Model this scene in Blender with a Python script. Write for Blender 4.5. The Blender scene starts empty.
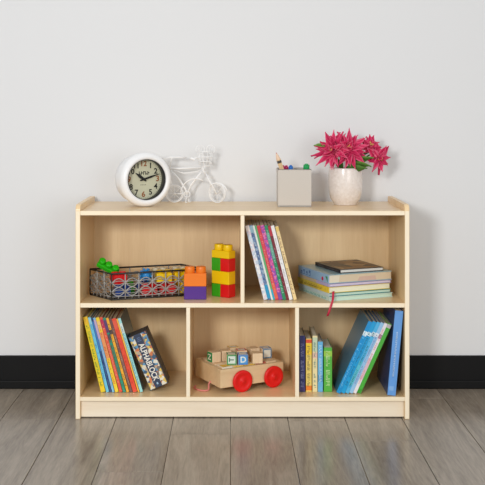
import bpy, bmesh, math, random
from mathutils import Vector, Matrix, Euler
random.seed(7)
R = math.radians
sc = bpy.context.scene
COL = sc.collection

# ------------------------------------------------------------------ materials
def lin(c):
    c = c / 255.0
    return c / 12.92 if c <= 0.04045 else ((c + 0.055) / 1.055) ** 2.4
def rgb(t): return (lin(t[0]), lin(t[1]), lin(t[2]), 1.0)

MC = {}
def base_mat(name):
    m = bpy.data.materials.new(name); m.use_nodes = True
    nt = m.node_tree
    return m, nt, nt.nodes['Principled BSDF']
def plain(name, c, rough=0.5, spec=0.5, var=0.06, scale=40.0, metal=0.0, coat=0.0, trans=0.0):
    """plain colour with a faint procedural mottling"""
    if name in MC: return MC[name]
    m, nt, b = base_mat(name)
    tc = nt.nodes.new('ShaderNodeTexCoord')
    n = nt.nodes.new('ShaderNodeTexNoise'); n.inputs['Scale'].default_value = scale; n.inputs['Detail'].default_value = 3
    nt.links.new(tc.outputs['Object'], n.inputs['Vector'])
    mx = nt.nodes.new('ShaderNodeMix'); mx.data_type = 'RGBA'
    L = rgb(c)
    mx.inputs['A'].default_value = tuple(max(0, v * (1 - var)) for v in L[:3]) + (1,)
    mx.inputs['B'].default_value = tuple(min(1, v * (1 + var)) for v in L[:3]) + (1,)
    nt.links.new(n.outputs['Fac'], mx.inputs['Factor'])
    nt.links.new(mx.outputs['Result'], b.inputs['Base Color'])
    b.inputs['Roughness'].default_value = rough
    b.inputs['Specular IOR Level'].default_value = spec
    b.inputs['Metallic'].default_value = metal
    b.inputs['Coat Weight'].default_value = coat
    b.inputs['Transmission Weight'].default_value = trans
    MC[name] = m
    return m
def wood(name, c1, c2, axis='Z', rough=0.4, scale=14.0, coat=0.0, fine=1.0):
    if name in MC: return MC[name]
    m, nt, b = base_mat(name)
    tc = nt.nodes.new('ShaderNodeTexCoord')
    mp = nt.nodes.new('ShaderNodeMapping')
    s = {'X': (0.07, 1, 1), 'Y': (1, 0.07, 1), 'Z': (1, 1, 0.07)}[axis]
    mp.inputs['Scale'].default_value = s
    nt.links.new(tc.outputs['Object'], mp.inputs['Vector'])
    n = nt.nodes.new('ShaderNodeTexNoise'); n.inputs['Scale'].default_value = scale
    n.inputs['Detail'].default_value = 6; n.inputs['Roughness'].default_value = 0.6; n.inputs['Distortion'].default_value = 0.8
    nt.links.new(mp.outputs['Vector'], n.inputs['Vector'])
    n2 = nt.nodes.new('ShaderNodeTexNoise'); n2.inputs['Scale'].default_value = scale * 14; n2.inputs['Detail'].default_value = 2
    nt.links.new(mp.outputs['Vector'], n2.inputs['Vector'])
    ad = nt.nodes.new('ShaderNodeMath'); ad.operation = 'MULTIPLY_ADD'
    ad.inputs[1].default_value = 0.3 * fine; ad.inputs[2].default_value = -0.15 * fine
    nt.links.new(n2.outputs['Fac'], ad.inputs[0])
    sm = nt.nodes.new('ShaderNodeMath'); sm.operation = 'ADD'
    nt.links.new(n.outputs['Fac'], sm.inputs[0]); nt.links.new(ad.outputs[0], sm.inputs[1])
    r = nt.nodes.new('ShaderNodeValToRGB')
    r.color_ramp.elements[0].position = 0.3; r.color_ramp.elements[0].color = rgb(c1)
    r.color_ramp.elements[1].position = 0.7; r.color_ramp.elements[1].color = rgb(c2)
    nt.links.new(sm.outputs[0], r.inputs['Fac'])
    nt.links.new(r.outputs['Color'], b.inputs['Base Color'])
    b.inputs['Roughness'].default_value = rough
    b.inputs['Coat Weight'].default_value = coat; b.inputs['Coat Roughness'].default_value = 0.25
    MC[name] = m
    return m
def patchwork(name, cols, scale=60.0, rough=0.45, stretch=(1, 1, 1)):
    """cells of flat colours: printed cover art"""
    if name in MC: return MC[name]
    m, nt, b = base_mat(name)
    tc = nt.nodes.new('ShaderNodeTexCoord')
    mp = nt.nodes.new('ShaderNodeMapping'); mp.inputs['Scale'].default_value = stretch
    nt.links.new(tc.outputs['Object'], mp.inputs['Vector'])
    v = nt.nodes.new('ShaderNodeTexVoronoi'); v.inputs['Scale'].default_value = scale
    nt.links.new(mp.outputs['Vector'], v.inputs['Vector'])
    sp = nt.nodes.new('ShaderNodeSeparateColor'); nt.links.new(v.outputs['Color'], sp.inputs['Color'])
    r = nt.nodes.new('ShaderNodeValToRGB'); r.color_ramp.interpolation = 'CONSTANT'
    els = r.color_ramp.elements
    els[0].position = 0; els[0].color = rgb(cols[0])
    els[1].position = 1.0 / len(cols); els[1].color = rgb(cols[1])
    for i in range(2, len(cols)):
        e = els.new(i / len(cols)); e.color = rgb(cols[i])
    nt.links.new(sp.outputs[0], r.inputs['Fac'])
    nt.links.new(r.outputs['Color'], b.inputs['Base Color'])
    b.inputs['Roughness'].default_value = rough
    MC[name] = m
    return m

# ------------------------------------------------------------------ mesh helpers
class MB:
    def __init__(self): self.bm = bmesh.new()
    def box(self, lo, hi, M=None, bev=0.0, seg=2):
        b = bmesh.new()
        bmesh.ops.create_cube(b, size=1.0)
        lo, hi = Vector(lo), Vector(hi)
        for v in b.verts:
            v.co = Vector(((v.co.x + .5) * (hi.x - lo.x) + lo.x, (v.co.y + .5) * (hi.y - lo.y) + lo.y, (v.co.z + .5) * (hi.z - lo.z) + lo.z))
        if bev: bmesh.ops.bevel(b, geom=b.edges[:], offset=bev, segments=seg, profile=0.5, affect='EDGES')
        return self._merge(b, M)
    def _merge(self, b, M=None, smooth=None):
        if M is not None: bmesh.ops.transform(b, matrix=M, verts=b.verts[:])
        if smooth is not None:
            for f in b.faces: f.smooth = smooth
        me = bpy.data.meshes.new('tmp'); b.to_mesh(me); b.free()
        self.bm.from_mesh(me); bpy.data.meshes.remove(me)
        return self
    def prism(self, pts, depth, M=None, bev=0.0):
        """outline pts in XY, extruded along +Z by depth"""
        b = bmesh.new()
        vs = [b.verts.new((x, y, 0)) for x, y in pts]
        f = b.faces.new(vs)
        r = bmesh.ops.extrude_face_region(b, geom=[f])
        for e in r['geom']:
            if isinstance(e, bmesh.types.BMVert): e.co.z += depth
        bmesh.ops.recalc_face_normals(b, faces=b.faces[:])
        if bev: bmesh.ops.bevel(b, geom=b.edges[:], offset=bev, segments=2, profile=0.5, affect='EDGES')
        return self._merge(b, M)
    def lathe(self, prof, n=40, M=None, closed=False, smooth=True):
        b = bmesh.new(); rings = []
        for r, z in prof:
            if r < 1e-6: rings.append([b.verts.new((0, 0, z))])
            else: rings.append([b.verts.new((r * math.cos(2 * math.pi * k / n), r * math.sin(2 * math.pi * k / n), z)) for k in range(n)])
        pairs = list(zip(rings, rings[1:]))
        if closed: pairs.append((rings[-1], rings[0]))
        for a, c in pairs:
            for k in range(n):
                k2 = (k + 1) % n
                q = []
                for v in (a[k % len(a)], a[k2 % len(a)], c[k2 % len(c)], c[k % len(c)]):
                    if v not in q: q.append(v)
                if len(q) > 2: b.faces.new(q)
        bmesh.ops.recalc_face_normals(b, faces=b.faces[:])
        return self._merge(b, M, smooth)
    def cyl(self, r, z0, z1, n=28, M=None, bev=0.0):
        if bev:
            return self.lathe([(0, z0), (r - bev, z0), (r - bev * .3, z0 + bev * .3), (r, z0 + bev), (r, z1 - bev), (r - bev * .3, z1 - bev * .3), (r - bev, z1), (0, z1)], n, M)
        return self.lathe([(0, z0), (r, z0), (r, z1), (0, z1)], n, M, smooth=False)
    def tube(self, pts, r, n=8, M=None, closed=False, flat=1.0):
        pts = [Vector(p) for p in pts]
        b = bmesh.new(); rings = []; N = len(pts); up = None
        for i, p in enumerate(pts):
            if closed: t = pts[(i + 1) % N] - pts[i - 1]
            else: t = pts[min(i + 1, N - 1)] - pts[max(i - 1, 0)]
            t.normalize()
            if up is None:
                up = Vector((0, 0, 1)) if abs(t.z) < .9 else Vector((0, 1, 0))
            x = up - t * up.dot(t)
            if x.length < 1e-5: x = t.orthogonal()
            x.normalize(); y = t.cross(x); up = x
            rr = r[i] if isinstance(r, (list, tuple)) else r
            rings.append([b.verts.new(p + (x * math.cos(2 * math.pi * k / n) + y * math.sin(2 * math.pi * k / n) * flat) * rr) for k in range(n)])
        pr = list(zip(rings, rings[1:]))
        if closed: pr.append((rings[-1], rings[0]))
        for a, c in pr:
            for k in range(n):
                b.faces.new((a[k], a[(k + 1) % n], c[(k + 1) % n], c[k]))
        if not closed:
            b.faces.new(rings[0][::-1]); b.faces.new(rings[-1])
        bmesh.ops.recalc_face_normals(b, faces=b.faces[:])
        return self._merge(b, M, True)
    def text(self, body, size, M, depth=0.0004, center=True, bold=0.02):
        cu = bpy.data.curves.new('tmptext', 'FONT')
        cu.body = body; cu.size = size; cu.extrude = depth; cu.offset = size * bold
        if center: cu.align_x = 'CENTER'; cu.align_y = 'CENTER'
        ob = bpy.data.objects.new('tmptext', cu); COL.objects.link(ob)
        dg = bpy.context.evaluated_depsgraph_get()
        me = bpy.data.meshes.new_from_object(ob.evaluated_get(dg))
        b = bmesh.new(); b.from_mesh(me)
        bpy.data.objects.remove(ob); bpy.data.curves.remove(cu); bpy.data.meshes.remove(me)
        return self._merge(b, M)
    def build(self, name, mat, parent=None, loc=(0, 0, 0), rot=None):
        me = bpy.data.meshes.new(name); self.bm.to_mesh(me); self.bm.free()
        o = bpy.data.objects.new(name, me); COL.objects.link(o)
        me.materials.append(mat)
        if parent is not None: o.parent = parent
        o.location = loc
        if rot is not None: o.rotation_euler = rot
        return o

def tag(o, label, cat, group=None):
    o['label'] = label; o['category'] = cat
    if group: o['group'] = group
    return o
def thing(name, label, cat, loc=(0, 0, 0), rot=(0, 0, 0), group=None):
    o = bpy.data.objects.new(name, None); COL.objects.link(o)
    o.empty_display_size = 0.02
    o.location = loc; o.rotation_euler = rot
    return tag(o, label, cat, group)
def structure(o):
    o['kind'] = 'structure'; return o
def T(x, y, z): return Matrix.Translation((x, y, z))
def RX(a): return Matrix.Rotation(R(a), 4, 'X')
def RY(a): return Matrix.Rotation(R(a), 4, 'Y')
def RZ(a): return Matrix.Rotation(R(a), 4, 'Z')

# ------------------------------------------------------------------ setting
# metres; bookcase front plane is y = 0, floor z = 0
W2, DEP, HT = 0.610, 0.397, 0.784
Z_TOP, Z_MID, Z_BOT = 0.761, 0.424, 0.081
WALL_Y = 0.420

m_wall, nt, b = base_mat('wall_paint')
tc = nt.nodes.new('ShaderNodeTexCoord'); n = nt.nodes.new('ShaderNodeTexNoise'); n.inputs['Scale'].default_value = 180
nt.links.new(tc.outputs['Object'], n.inputs['Vector'])
bp = nt.nodes.new('ShaderNodeBump'); bp.inputs['Strength'].default_value = 0.04; bp.inputs['Distance'].default_value = 0.002
nt.links.new(n.outputs['Fac'], bp.inputs['Height']); nt.links.new(bp.outputs['Normal'], b.inputs['Normal'])
b.inputs['Base Color'].default_value = rgb((224, 225, 226)); b.inputs['Roughness'].default_value = 0.75
structure(MB().box((-4, WALL_Y, 0), (4, WALL_Y + 0.1, 3.0)).build('wall_back', m_wall))
m_black = plain('black_baseboard_paint', (10, 10, 11), 0.55, 0.22)
structure(MB().box((-4, WALL_Y - 0.012, 0), (4, WALL_Y, 0.133), bev=0.003).build('baseboard_back', m_black))
structure(MB().box((-4, WALL_Y - 0.020, 0), (4, WALL_Y - 0.012, 0.034), bev=0.004).build('trim_1', m_black))

# floor of individual planks (one mesh); a per-plank random value drives tone and grain offset
fb = bmesh.new(); lay = fb.loops.layers.color.new('plank')
PW = 0.2095; X0 = -0.044; LEN = 1.22; G = 0.0011
joints = {-4: 0.0, -3: -0.75, -2: -0.538, -1: -0.169, 0: -0.86, 1: -0.02, 2: -0.243, 3: -0.95, 4: -0.4}
def plank(x0, x1, y0, y1, shade):
    a, z1, z0, c = G, 0.0, -0.01, 0.0012
    t = [(x0 + a, y0 + a), (x1 - a, y0 + a), (x1 - a, y1 - a), (x0 + a, y1 - a)]
    ti = [(x0 + a + c, y0 + a + c), (x1 - a - c, y0 + a + c), (x1 - a - c, y1 - a - c), (x0 + a + c, y1 - a - c)]
    top = [fb.verts.new((x, y, z1)) for x, y in ti]
    mid = [fb.verts.new((x, y, z1 - 0.0006)) for x, y in t]
    bot = [fb.verts.new((x, y, z0)) for x, y in t]
    fs = [fb.faces.new(top)]
    for k in range(4):
        k2 = (k + 1) % 4
        fs.append(fb.faces.new((mid[k], mid[k2], top[k2], top[k])))
        fs.append(fb.faces.new((bot[k], bot[k2], mid[k2], mid[k])))
    for f in fs:
        for l in f.loops: l[lay] = (shade, random.random() if False else (shade * 7.3) % 1, 0, 1)
for k in range(-17, 18):
    j = joints.get(k, random.uniform(-1.1, 0.0))
    y = j
    while y < WALL_Y: y += LEN
    while y > -6:
        y1 = min(y, WALL_Y); y0 = y - LEN
        if y1 > y0: plank(X0 + k * PW, X0 + (k + 1) * PW, y0, y1, random.random())
        y -= LEN
vs = [fb.verts.new(p) for p in ((-4, -6.2, -.006), (4, -6.2, -.006), (4, WALL_Y + .05, -.006), (-4, WALL_Y + .05, -.006))]
f = fb.faces.new(vs)
for l in f.loops: l[lay] = (0, 0, 1, 1)
me = bpy.data.meshes.new('floor'); fb.to_mesh(me); fb.free()
m_floor, nt, b = base_mat('grey_oak_laminate')
ca = nt.nodes.new('ShaderNodeVertexColor'); ca.layer_name = 'plank'
sp = nt.nodes.new('ShaderNodeSeparateColor'); nt.links.new(ca.outputs['Color'], sp.inputs['Color'])
tc = nt.nodes.new('ShaderNodeTexCoord')
off = nt.nodes.new('ShaderNodeCombineXYZ')
mu = nt.nodes.new('ShaderNodeMath'); mu.operation = 'MULTIPLY'; mu.inputs[1].default_value = 37.0
nt.links.new(sp.outputs[0], mu.inputs[0]); nt.links.new(mu.outputs[0], off.inputs['Z'])
va = nt.nodes.new('ShaderNodeVectorMath'); va.operation = 'ADD'
nt.links.new(tc.outputs['Object'], va.inputs[0]); nt.links.new(off.outputs[0], va.inputs[1])
mp = nt.nodes.new('ShaderNodeMapping'); mp.inputs['Scale'].default_value = (1.0, 0.09, 1.0)
nt.links.new(va.outputs[0], mp.inputs['Vector'])
n1 = nt.nodes.new('ShaderNodeTexNoise'); n1.inputs['Scale'].default_value = 16; n1.inputs['Detail'].default_value = 7; n1.inputs['Distortion'].default_value = 1.6; n1.inputs['Roughness'].default_value = .62
n2 = nt.nodes.new('ShaderNodeTexNoise'); n2.inputs['Scale'].default_value = 190; n2.inputs['Detail'].default_value = 2
for q in (n1, n2): nt.links.new(mp.outputs['Vector'], q.inputs['Vector'])
ma = nt.nodes.new('ShaderNodeMath'); ma.operation = 'MULTIPLY_ADD'; ma.inputs[1].default_value = 0.35
nt.links.new(n2.outputs['Fac'], ma.inputs[0]); nt.links.new(n1.outputs['Fac'], ma.inputs[2])
mb_ = nt.nodes.new('ShaderNodeMath'); mb_.operation = 'MULTIPLY_ADD'; mb_.inputs[1].default_value = 0.20
nt.links.new(sp.outputs[0], mb_.inputs[0]); nt.links.new(ma.outputs[0], mb_.inputs[2])
r = nt.nodes.new('ShaderNodeValToRGB')
r.color_ramp.elements[0].position = 0.48; r.color_ramp.elements[0].color = rgb((118, 108, 96))
r.color_ramp.elements[1].position = 1.0; r.color_ramp.elements[1].color = rgb((168, 157, 142))
nt.links.new(mb_.outputs[0], r.inputs['Fac'])
dk = nt.nodes.new('ShaderNodeMix'); dk.data_type = 'RGBA'; dk.inputs['B'].default_value = rgb((28, 24, 22))
nt.links.new(sp.outputs[2], dk.inputs['Factor']); nt.links.new(r.outputs['Color'], dk.inputs['A'])
nt.links.new(dk.outputs['Result'], b.inputs['Base Color'])
b.inputs['Roughness'].default_value = 0.23; b.inputs['Specular IOR Level'].default_value = 0.5
bp = nt.nodes.new('ShaderNodeBump'); bp.inputs['Strength'].default_value = 0.12; bp.inputs['Distance'].default_value = 0.001
nt.links.new(ma.outputs[0], bp.inputs['Height']); nt.links.new(bp.outputs['Normal'], b.inputs['Normal'])
fl = bpy.data.objects.new('floor', me); COL.objects.link(fl); me.materials.append(m_floor); structure(fl)

# ------------------------------------------------------------------ bookcase
BIR = ((226, 193, 144), (239, 210, 163))
w_z = wood('birch_upright', *BIR, axis='Z', rough=.42, coat=.25)
w_x = wood('birch_lengthwise', *BIR, axis='X', rough=.36, coat=.35)
w_edge = wood('birch_edge_band_lit', (243, 225, 191), (250, 237, 212), axis='X', rough=.45)  # birch made lighter on front edges: front light put into the colour
w_edgez = wood('birch_edge_band_lit_upright', (243, 225, 191), (250, 237, 212), axis='Z', rough=.45)
w_kick = wood('birch_kick_board', (238, 221, 194), (248, 236, 214), axis='X', rough=.42)
bc = thing('bookcase', 'light birch wood bookcase with five open compartments against the white wall', 'bookcase', (0, 0, 0))
PT = 0.0172
def side(x0):
    r_ = 0.022
    pts = [(0, 0), (DEP, 0), (DEP, HT - 0.012)]
    pts += [(DEP - 0.012 + 0.012 * math.cos(a), HT - 0.012 + 0.012 * math.sin(a)) for a in [R(t) for t in (30, 60, 90)]]
    pts += [(r_ + r_ * math.cos(a), HT - r_ + r_ * math.sin(a)) for a in [R(t) for t in range(90, 181, 15)]]
    M = Matrix(((0, 0, 1, x0), (1, 0, 0, 0), (0, 1, 0, 0), (0, 0, 0, 1)))  # outline (y,z) extruded along x
    o = MB().prism(pts, PT, M, bev=0.0012).build('side_panel', w_z, bc)
    MB().box((x0 + .0012, -0.0007, 0.002), (x0 + PT - .0012, 0.0006, HT - 0.024), bev=.0002).build('lit_edge_band', w_edgez, o)
side(-W2); side(W2 - PT)
xi = W2 - PT
def board(name, z0, z1, y0, y1, x0=-xi, x1=xi):
    o = MB().box((x0, y0, z0), (x1, y1, z1), bev=.0008).build(name, w_x, bc)
    MB().box((x0 + .0002, y0 - 0.0008, z0 + .0006), (x1 - .0002, y0 + 0.0006, z1 - .0006), bev=.0002).build('lit_edge_band', w_edge, o)
board('top_panel', Z_TOP - 0.0165, Z_TOP, 0.001, DEP - 0.002)
board('middle_shelf', Z_MID - 0.0165, Z_MID, 0.001, 0.378)
board('bottom_shelf', Z_BOT - 0.0155, Z_BOT, 0.001, 0.378)
MB().box((-xi, 0.376, 0.06), (xi, 0.388, Z_TOP - .0165)).build('back_panel', w_z, bc)
def divider(x, z0, z1):
    o = MB().box((x - .0072, 0.002, z0), (x + .0072, 0.376, z1), bev=.0008).build('divider', w_z, bc)
    MB().box((x - .0066, 0.0012, z0 + .0004), (x + .0066, 0.0024, z1 - .0004), bev=.0002).build('lit_edge_band', w_edgez, o)
divider(0.0, Z_MID, Z_TOP - .0165)
divider(-0.1985, Z_BOT, Z_MID - .0165); divider(0.1995, Z_BOT, Z_MID - .0165)
MB().box((-xi, 0.018, 0.0035), (xi, 0.034, Z_BOT - .0155), bev=.001).build('kick_board', w_kick, bc)

# ------------------------------------------------------------------ wall clock on the top
m_white = plain('white_enamel', (238, 238, 238), 0.32, 0.5, var=.02)
m_dial = plain('cream_dial', (198, 197, 170), 0.6, 0.3, var=.05)
m_ink = plain('black_ink', (32, 32, 30), 0.6, 0.3)
m_or = plain('rust_orange_ink', (150, 88, 44), 0.6, 0.3)
m_dark = plain('dark_clock_well', (36, 37, 40), 0.45)
CR = 0.0995
ck = thing('clock', 'round white clock with cream dial and orange and black numerals standing on the bookcase', 'clock',
           (-0.3815, 0.185, Z_TOP + CR * 1.045 + .0004), (R(90), 0, R(27)))
ck.scale = (1.045, 1.045, 1.045)
# local: dial plane XY, +Z towards viewer (after rotating 90 about X, z -> -y)
MB().lathe([(0, -.060), (.074, -.060), (.083, -.057), (.0890, -.048), (.0905, -.020), (.0905, .004), (.089, .006), (0, .006)], 64).build('case', m_white, ck)
MB().lathe([(.0735, .000), (.0735, .041), (.076, .046), (.081, .0485), (.087, .0475), (.0940, .043), (.0985, .035), (CR, .025), (.0985, .014), (.095, .004), (.086, .000)], 72, closed=True).build('bezel', m_white, ck)
MB().lathe([(.0734, .0090), (.0734, .0440), (.0724, .0440), (.0724, .0090)], 64, closed=True).build('inner_ring', m_dark, ck)
dial = MB().lathe([(0, .0085), (.0733, .0085), (.0733, .0065), (0, .0065)], 64, smooth=False).build('dial', m_dial, ck)
for h in range(1, 13):
    a = R(90 - 30 * h)
    M = T(.056 * math.cos(a), .056 * math.sin(a), .0092)
    orange = h in (12, 3, 6, 9)
    MB().text(str(h), .028 if h not in (10, 11, 12) else .0265, M, bold=.02).build('numeral', m_or if orange else m_ink, dial)
tk = MB()
for k in range(60):
    a = R(6 * k)
    tk.box((.0675, -.0005, .0085), (.0705, .0005, .0090), RZ(6 * k))
tk.build('minute_track', m_ink, dial)
wd = MB()
for i in range(5):
    x = -.018 + i * .0085
    wd.box((x, .016, .0086), (x + .003, .029, .0091)); wd.box((x, .017 + .004 * (i % 3), .0086), (x + .0072, .0210 + .004 * (i % 3), .0091))
for i in range(4): wd.box((-.011 + i * .006, -.022, .0086), (-.008 + i * .006, -.0195, .009))
wd.build('dial_lettering', plain('faded_dial_ink', (48, 48, 42), .6), dial)
MB().prism([(-.012, -.0025), (0, -.0042), (.018, -.0058), (.034, -.0022), (.042, 0), (.034, .0022), (.018, .0058), (0, .0042), (-.012, .0025)], .001, T(0, 0, .0125) @ RZ(90 - 306)).build('hour_hand', m_ink, ck)
MB().prism([(-.016, -.002), (0, -.0035), (.03, -.0036), (.060, -.001), (.065, 0), (.060, .001), (.03, .0036), (0, .0035), (-.016, .002)], .001, T(0, 0, .0145) @ RZ(90 - 73)).build('minute_hand', m_ink, ck)
MB().cyl(.005, .0085, .0168, 20, bev=.001).build('hand_hub', m_ink, ck)

# ------------------------------------------------------------------ white wire bicycle
m_wire = plain('white_painted_wire', (241, 241, 241), 0.45, 0.4, var=.02)
bk = thing('wire_bicycle', 'small white wire bicycle ornament with a basket standing behind the clock', 'ornament', (-0.212, 0.335, Z_TOP))
# local x right, z up; 1 photo unit here = 4 mm
def ring(mb, c, r, rot, rad, n=36, M=None):
    mb.tube([Vector(c) + (RZ(rot) @ Vector((r * math.cos(2 * math.pi * k / n), 0, r * math.sin(2 * math.pi * k / n)))) for k in range(n)], rad, 8, closed=True)
def arc(c, r, a0, a1, n=14, rot=0, y=0):
    return [Vector(c) + (RZ(rot) @ Vector((r * math.cos(R(a0 + (a1 - a0) * k / n)), y, r * math.sin(R(a0 + (a1 - a0) * k / n))))) for k in range(n + 1)]
def wheel(name, c, r, rot):
    mb = MB(); ring(mb, c, r, rot, .0023); ring(mb, c, r * .86, rot, .0012)
    for k in range(8):
        a = 2 * math.pi * k / 8
        mb.tube([c, Vector(c) + (RZ(rot) @ Vector((r * .95 * math.cos(a), 0, r * .95 * math.sin(a))))], .0009, 6)
    o = mb.build(name, m_wire, bk)
    MB().cyl(.004, -.007, .007, 14, T(*c) @ RZ(rot) @ RX(90), bev=.001).build('hub', m_wire, o)
wheel('front_wheel', (.115, -.012, .0405), .038, -32)
wheel('rear_wheel', (-.055, 0, .0365), .034, 8)
fr = MB()
fr.tube([(-.075, 0, .138), (-.04, 0, .136), (.052, 0, .141)], .0038)
fr.tube([(-.070, .0, .130), (-.035, 0, .092), (-.012, 0, .055), (-.005, 0, .032)], .0038)
fr.tube([(-.062, .0, .131), (-.02, 0, .118), (.03, 0, .124), (.055, 0, .132)], .002)
fr.tube([(-.005, 0, .034), (.01, 0, .07), (.035, 0, .102), (.056, 0, .128)], .0038)
fr.tube([(-.005, 0, .034), (-.055, 0, .0365)], .0024)
fr.tube([(-.055, .008, .0365), (-.072, .008, .09), (-.075, 0, .138)], .0024)
ring(fr, (-.005, -.004, .034), .012, 0, .0018, 20)
for sx in (-1, 1): fr.tube([(-.005, sx * .012, .034), (-.005 + sx * .006, sx * .012, .0022), (.002 + sx * .006, sx * .014, .0022)], .002)
fr.build('frame', m_wire, bk)
fk = MB()
fk.tube([(.054, -.004, .160), (.060, -.004, .128), (.072, -.004, .112)], .0035)
for sy in (-.015, .009):
    fk.tube([(.070, -.004, .116), (.082, sy * .8, .092), (.115, sy - .008, .0365)], .0034)
fk.build('fork', m_wire, bk)
fd = MB()
fd.tube([Vector(p) for p in arc((.115, -.012, .0365), .043, 15, 135, rot=-18)], .0028, flat=1.0)
fd.tube([Vector(p) for p in arc((.030, -.006, .0365), .060, 178, 60)], .0024)
fd.build('fender', m_wire, bk)
hb = MB()
hb.tube([(.054, -.004, .158), (.050, -.006, .172), (.036, -.036, .182), (.020, -.040, .176)], .0028)
hb.tube([(.054, -.004, .158), (.056, .004, .172), (.078, .034, .176), (.086, .036, .160)], .0028)
hb.build('handlebar', m_wire, bk)
for k, p in enumerate(((.020, -.040, .176), (.086, .036, .160))):
    MB().cyl(.0048, -.008, .010, 12, T(*p) @ RY(-70 if k == 0 else 150), bev=.002).build('grip', m_wire, bk)
bs = MB()
for z, r_ in ((.148, .020), (.166, .024), (.184, .027), (.205, .031)):
    bs.tube([(.068 + r_ * math.cos(2 * math.pi * k / 24), -.02 + r_ * .8 * math.sin(2 * math.pi * k / 24), z) for k in range(24)], .0014, 6, closed=True)
for k in range(10):
    a = 2 * math.pi * k / 10
    bs.tube([(.068 + r_ * math.cos(a), -.02 + .8 * r_ * math.sin(a), z) for z, r_ in ((.148, .020), (.166, .024), (.184, .027), (.205, .031))], .0012, 6)
for cx in (.048, .090):
    ring(bs, (cx, -.02, .214), .017, 10, .0015, 22); ring(bs, (cx, -.02, .214), .009, 60, .0012, 16)
bs.build('basket', m_wire, bk)
st = MB()
st.tube([(-.098, -.012, .176), (-.07, -.014, .182), (-.03, -.008, .182), (-.008, 0, .180)], .0024)
st.tube([(-.098, .012, .176), (-.07, .014, .182), (-.03, .008, .182), (-.008, 0, .180)], .0024)
st.tube([(-.098, -.012, .176), (-.104, 0, .174), (-.098, .012, .176)], .0024)
st.tube([(-.075, 0, .136), (-.068, 0, .168), (-.066, -.014, .181)], .0028)
st.tube([(-.068, 0, .165), (-.066, .014, .181)], .0026)
st.build('saddle', m_wire, bk)

# ------------------------------------------------------------------ pencil holder with pens
m_cup = plain('brushed_silver_grey', (190, 183, 174), 0.42, 0.5, var=.03, scale=300, metal=.25)
PX0, PX1, PY0, PY1, PH = .1370, .2640, .150, .277, .1415
ph = thing('pencil_holder', 'square silver grey metal pencil holder next to the flower pot', 'pencil holder', ((PX0 + PX1) / 2, PY0, Z_TOP + .0003))
w = (PX1 - PX0) / 2; d = PY1 - PY0; t_ = .0025
o = MB().box((-w, 0, 0), (w, t_, PH), bev=.0008).box((-w, d - t_, 0), (w, d, PH), bev=.0008).box((-w, t_, 0), (-w + t_, d - t_, PH), bev=.0008) \
    .box((w - t_, t_, 0), (w, d - t_, PH), bev=.0008).box((-w + t_, t_, 0), (w - t_, d - t_, .003)).build('body', m_cup, ph)
MB().tube([(-w + .001, .001, PH), (w - .001, .001, PH), (w - .001, d - .001, PH), (-w + .001, d - .001, PH)], .0017, 8, closed=True).build('rim', plain('grey_rim', (150, 146, 140), .35, metal=.4), ph)
MB().box((-w + .0005, -.0006, .0), (w - .0005, .0008, .006), bev=.0003).build('bottom_edge', plain('grey_rim', (150, 146, 140)), ph)

def aim(p0, p1):
    d = (Vector(p1) - Vector(p0)); q = d.to_track_quat('Z', 'Y'); return d.length, q.to_euler()
m_pw = wood('pencil_wood', (212, 178, 130), (228, 198, 152), 'Z', .5, 30)
p0 = (.160, .185, Z_TOP + .004); p1 = (.1303, .172, Z_TOP + .208)
L, e = aim((.1985, .182, Z_TOP + .006), p1)
pc = thing('pencil', 'thick natural wood pencil leaning out of the left side of the pencil holder', 'pencil', (.1985, .182, Z_TOP + .006), e)
MB().cyl(.0090, 0, L - .030, 6).build('shaft', m_pw, pc)
MB().lathe([(.0090, L - .030), (.003, L - .006), (.0028, L - .006), (0, L - .006)], 12, smooth=False).build('sharpened_cone', plain('sharpened_wood', (230, 198, 170), .6), pc)
MB().lathe([(.003, L - .007), (0, L)], 10).build('point', plain('pencil_lead', (190, 110, 105), .5), pc)
MB().cyl(.0093, L - .044, L - .034, 6).build('dark_band', plain('pencil_band', (62, 58, 52), .5), pc)
def marker(label, col, cname, base, tip, rad=.0078, capl=.045):
    L, e = aim(base, tip)
    mk = thing('marker_pen', label, 'marker', base, e, 'marker pens in the pencil holder')
    MB().cyl(rad * .92, 0, L - capl, 18, bev=.001).build('barrel', plain('marker_white', (226, 226, 222), .4), mk)
    MB().cyl(rad, L - capl, L, 20, bev=.002).build('cap', plain(cname, col, .3), mk)
    MB().cyl(rad * .62, L, L + .004, 16, bev=.0015).build('cap_end', plain(cname, col, .3), mk)
ztip = Z_TOP + PH
marker('pink capped marker pen at the left in the pencil holder', (206, 36, 104), 'pink_plastic', (.1615, .232, Z_TOP + .01), (.1585, .205, ztip + .0105), .0095)
marker('magenta capped marker pen touching the blue one in the pencil holder', (190, 30, 92), 'magenta_plastic', (.1765, .250, Z_TOP + .01), (.1725, .224, ztip + .0095), .0080)
marker('blue capped marker pen in the middle of the pencil holder', (36, 108, 190), 'blue_plastic', (.1935, .232, Z_TOP + .01), (.1885, .203, ztip + .0115), .0085)
marker('green capped marker pen at the right in the pencil holder', (22, 158, 82), 'green_plastic', (.2440, .240, Z_TOP + .01), (.2490, .200, ztip + .0165), .0120)

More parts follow.
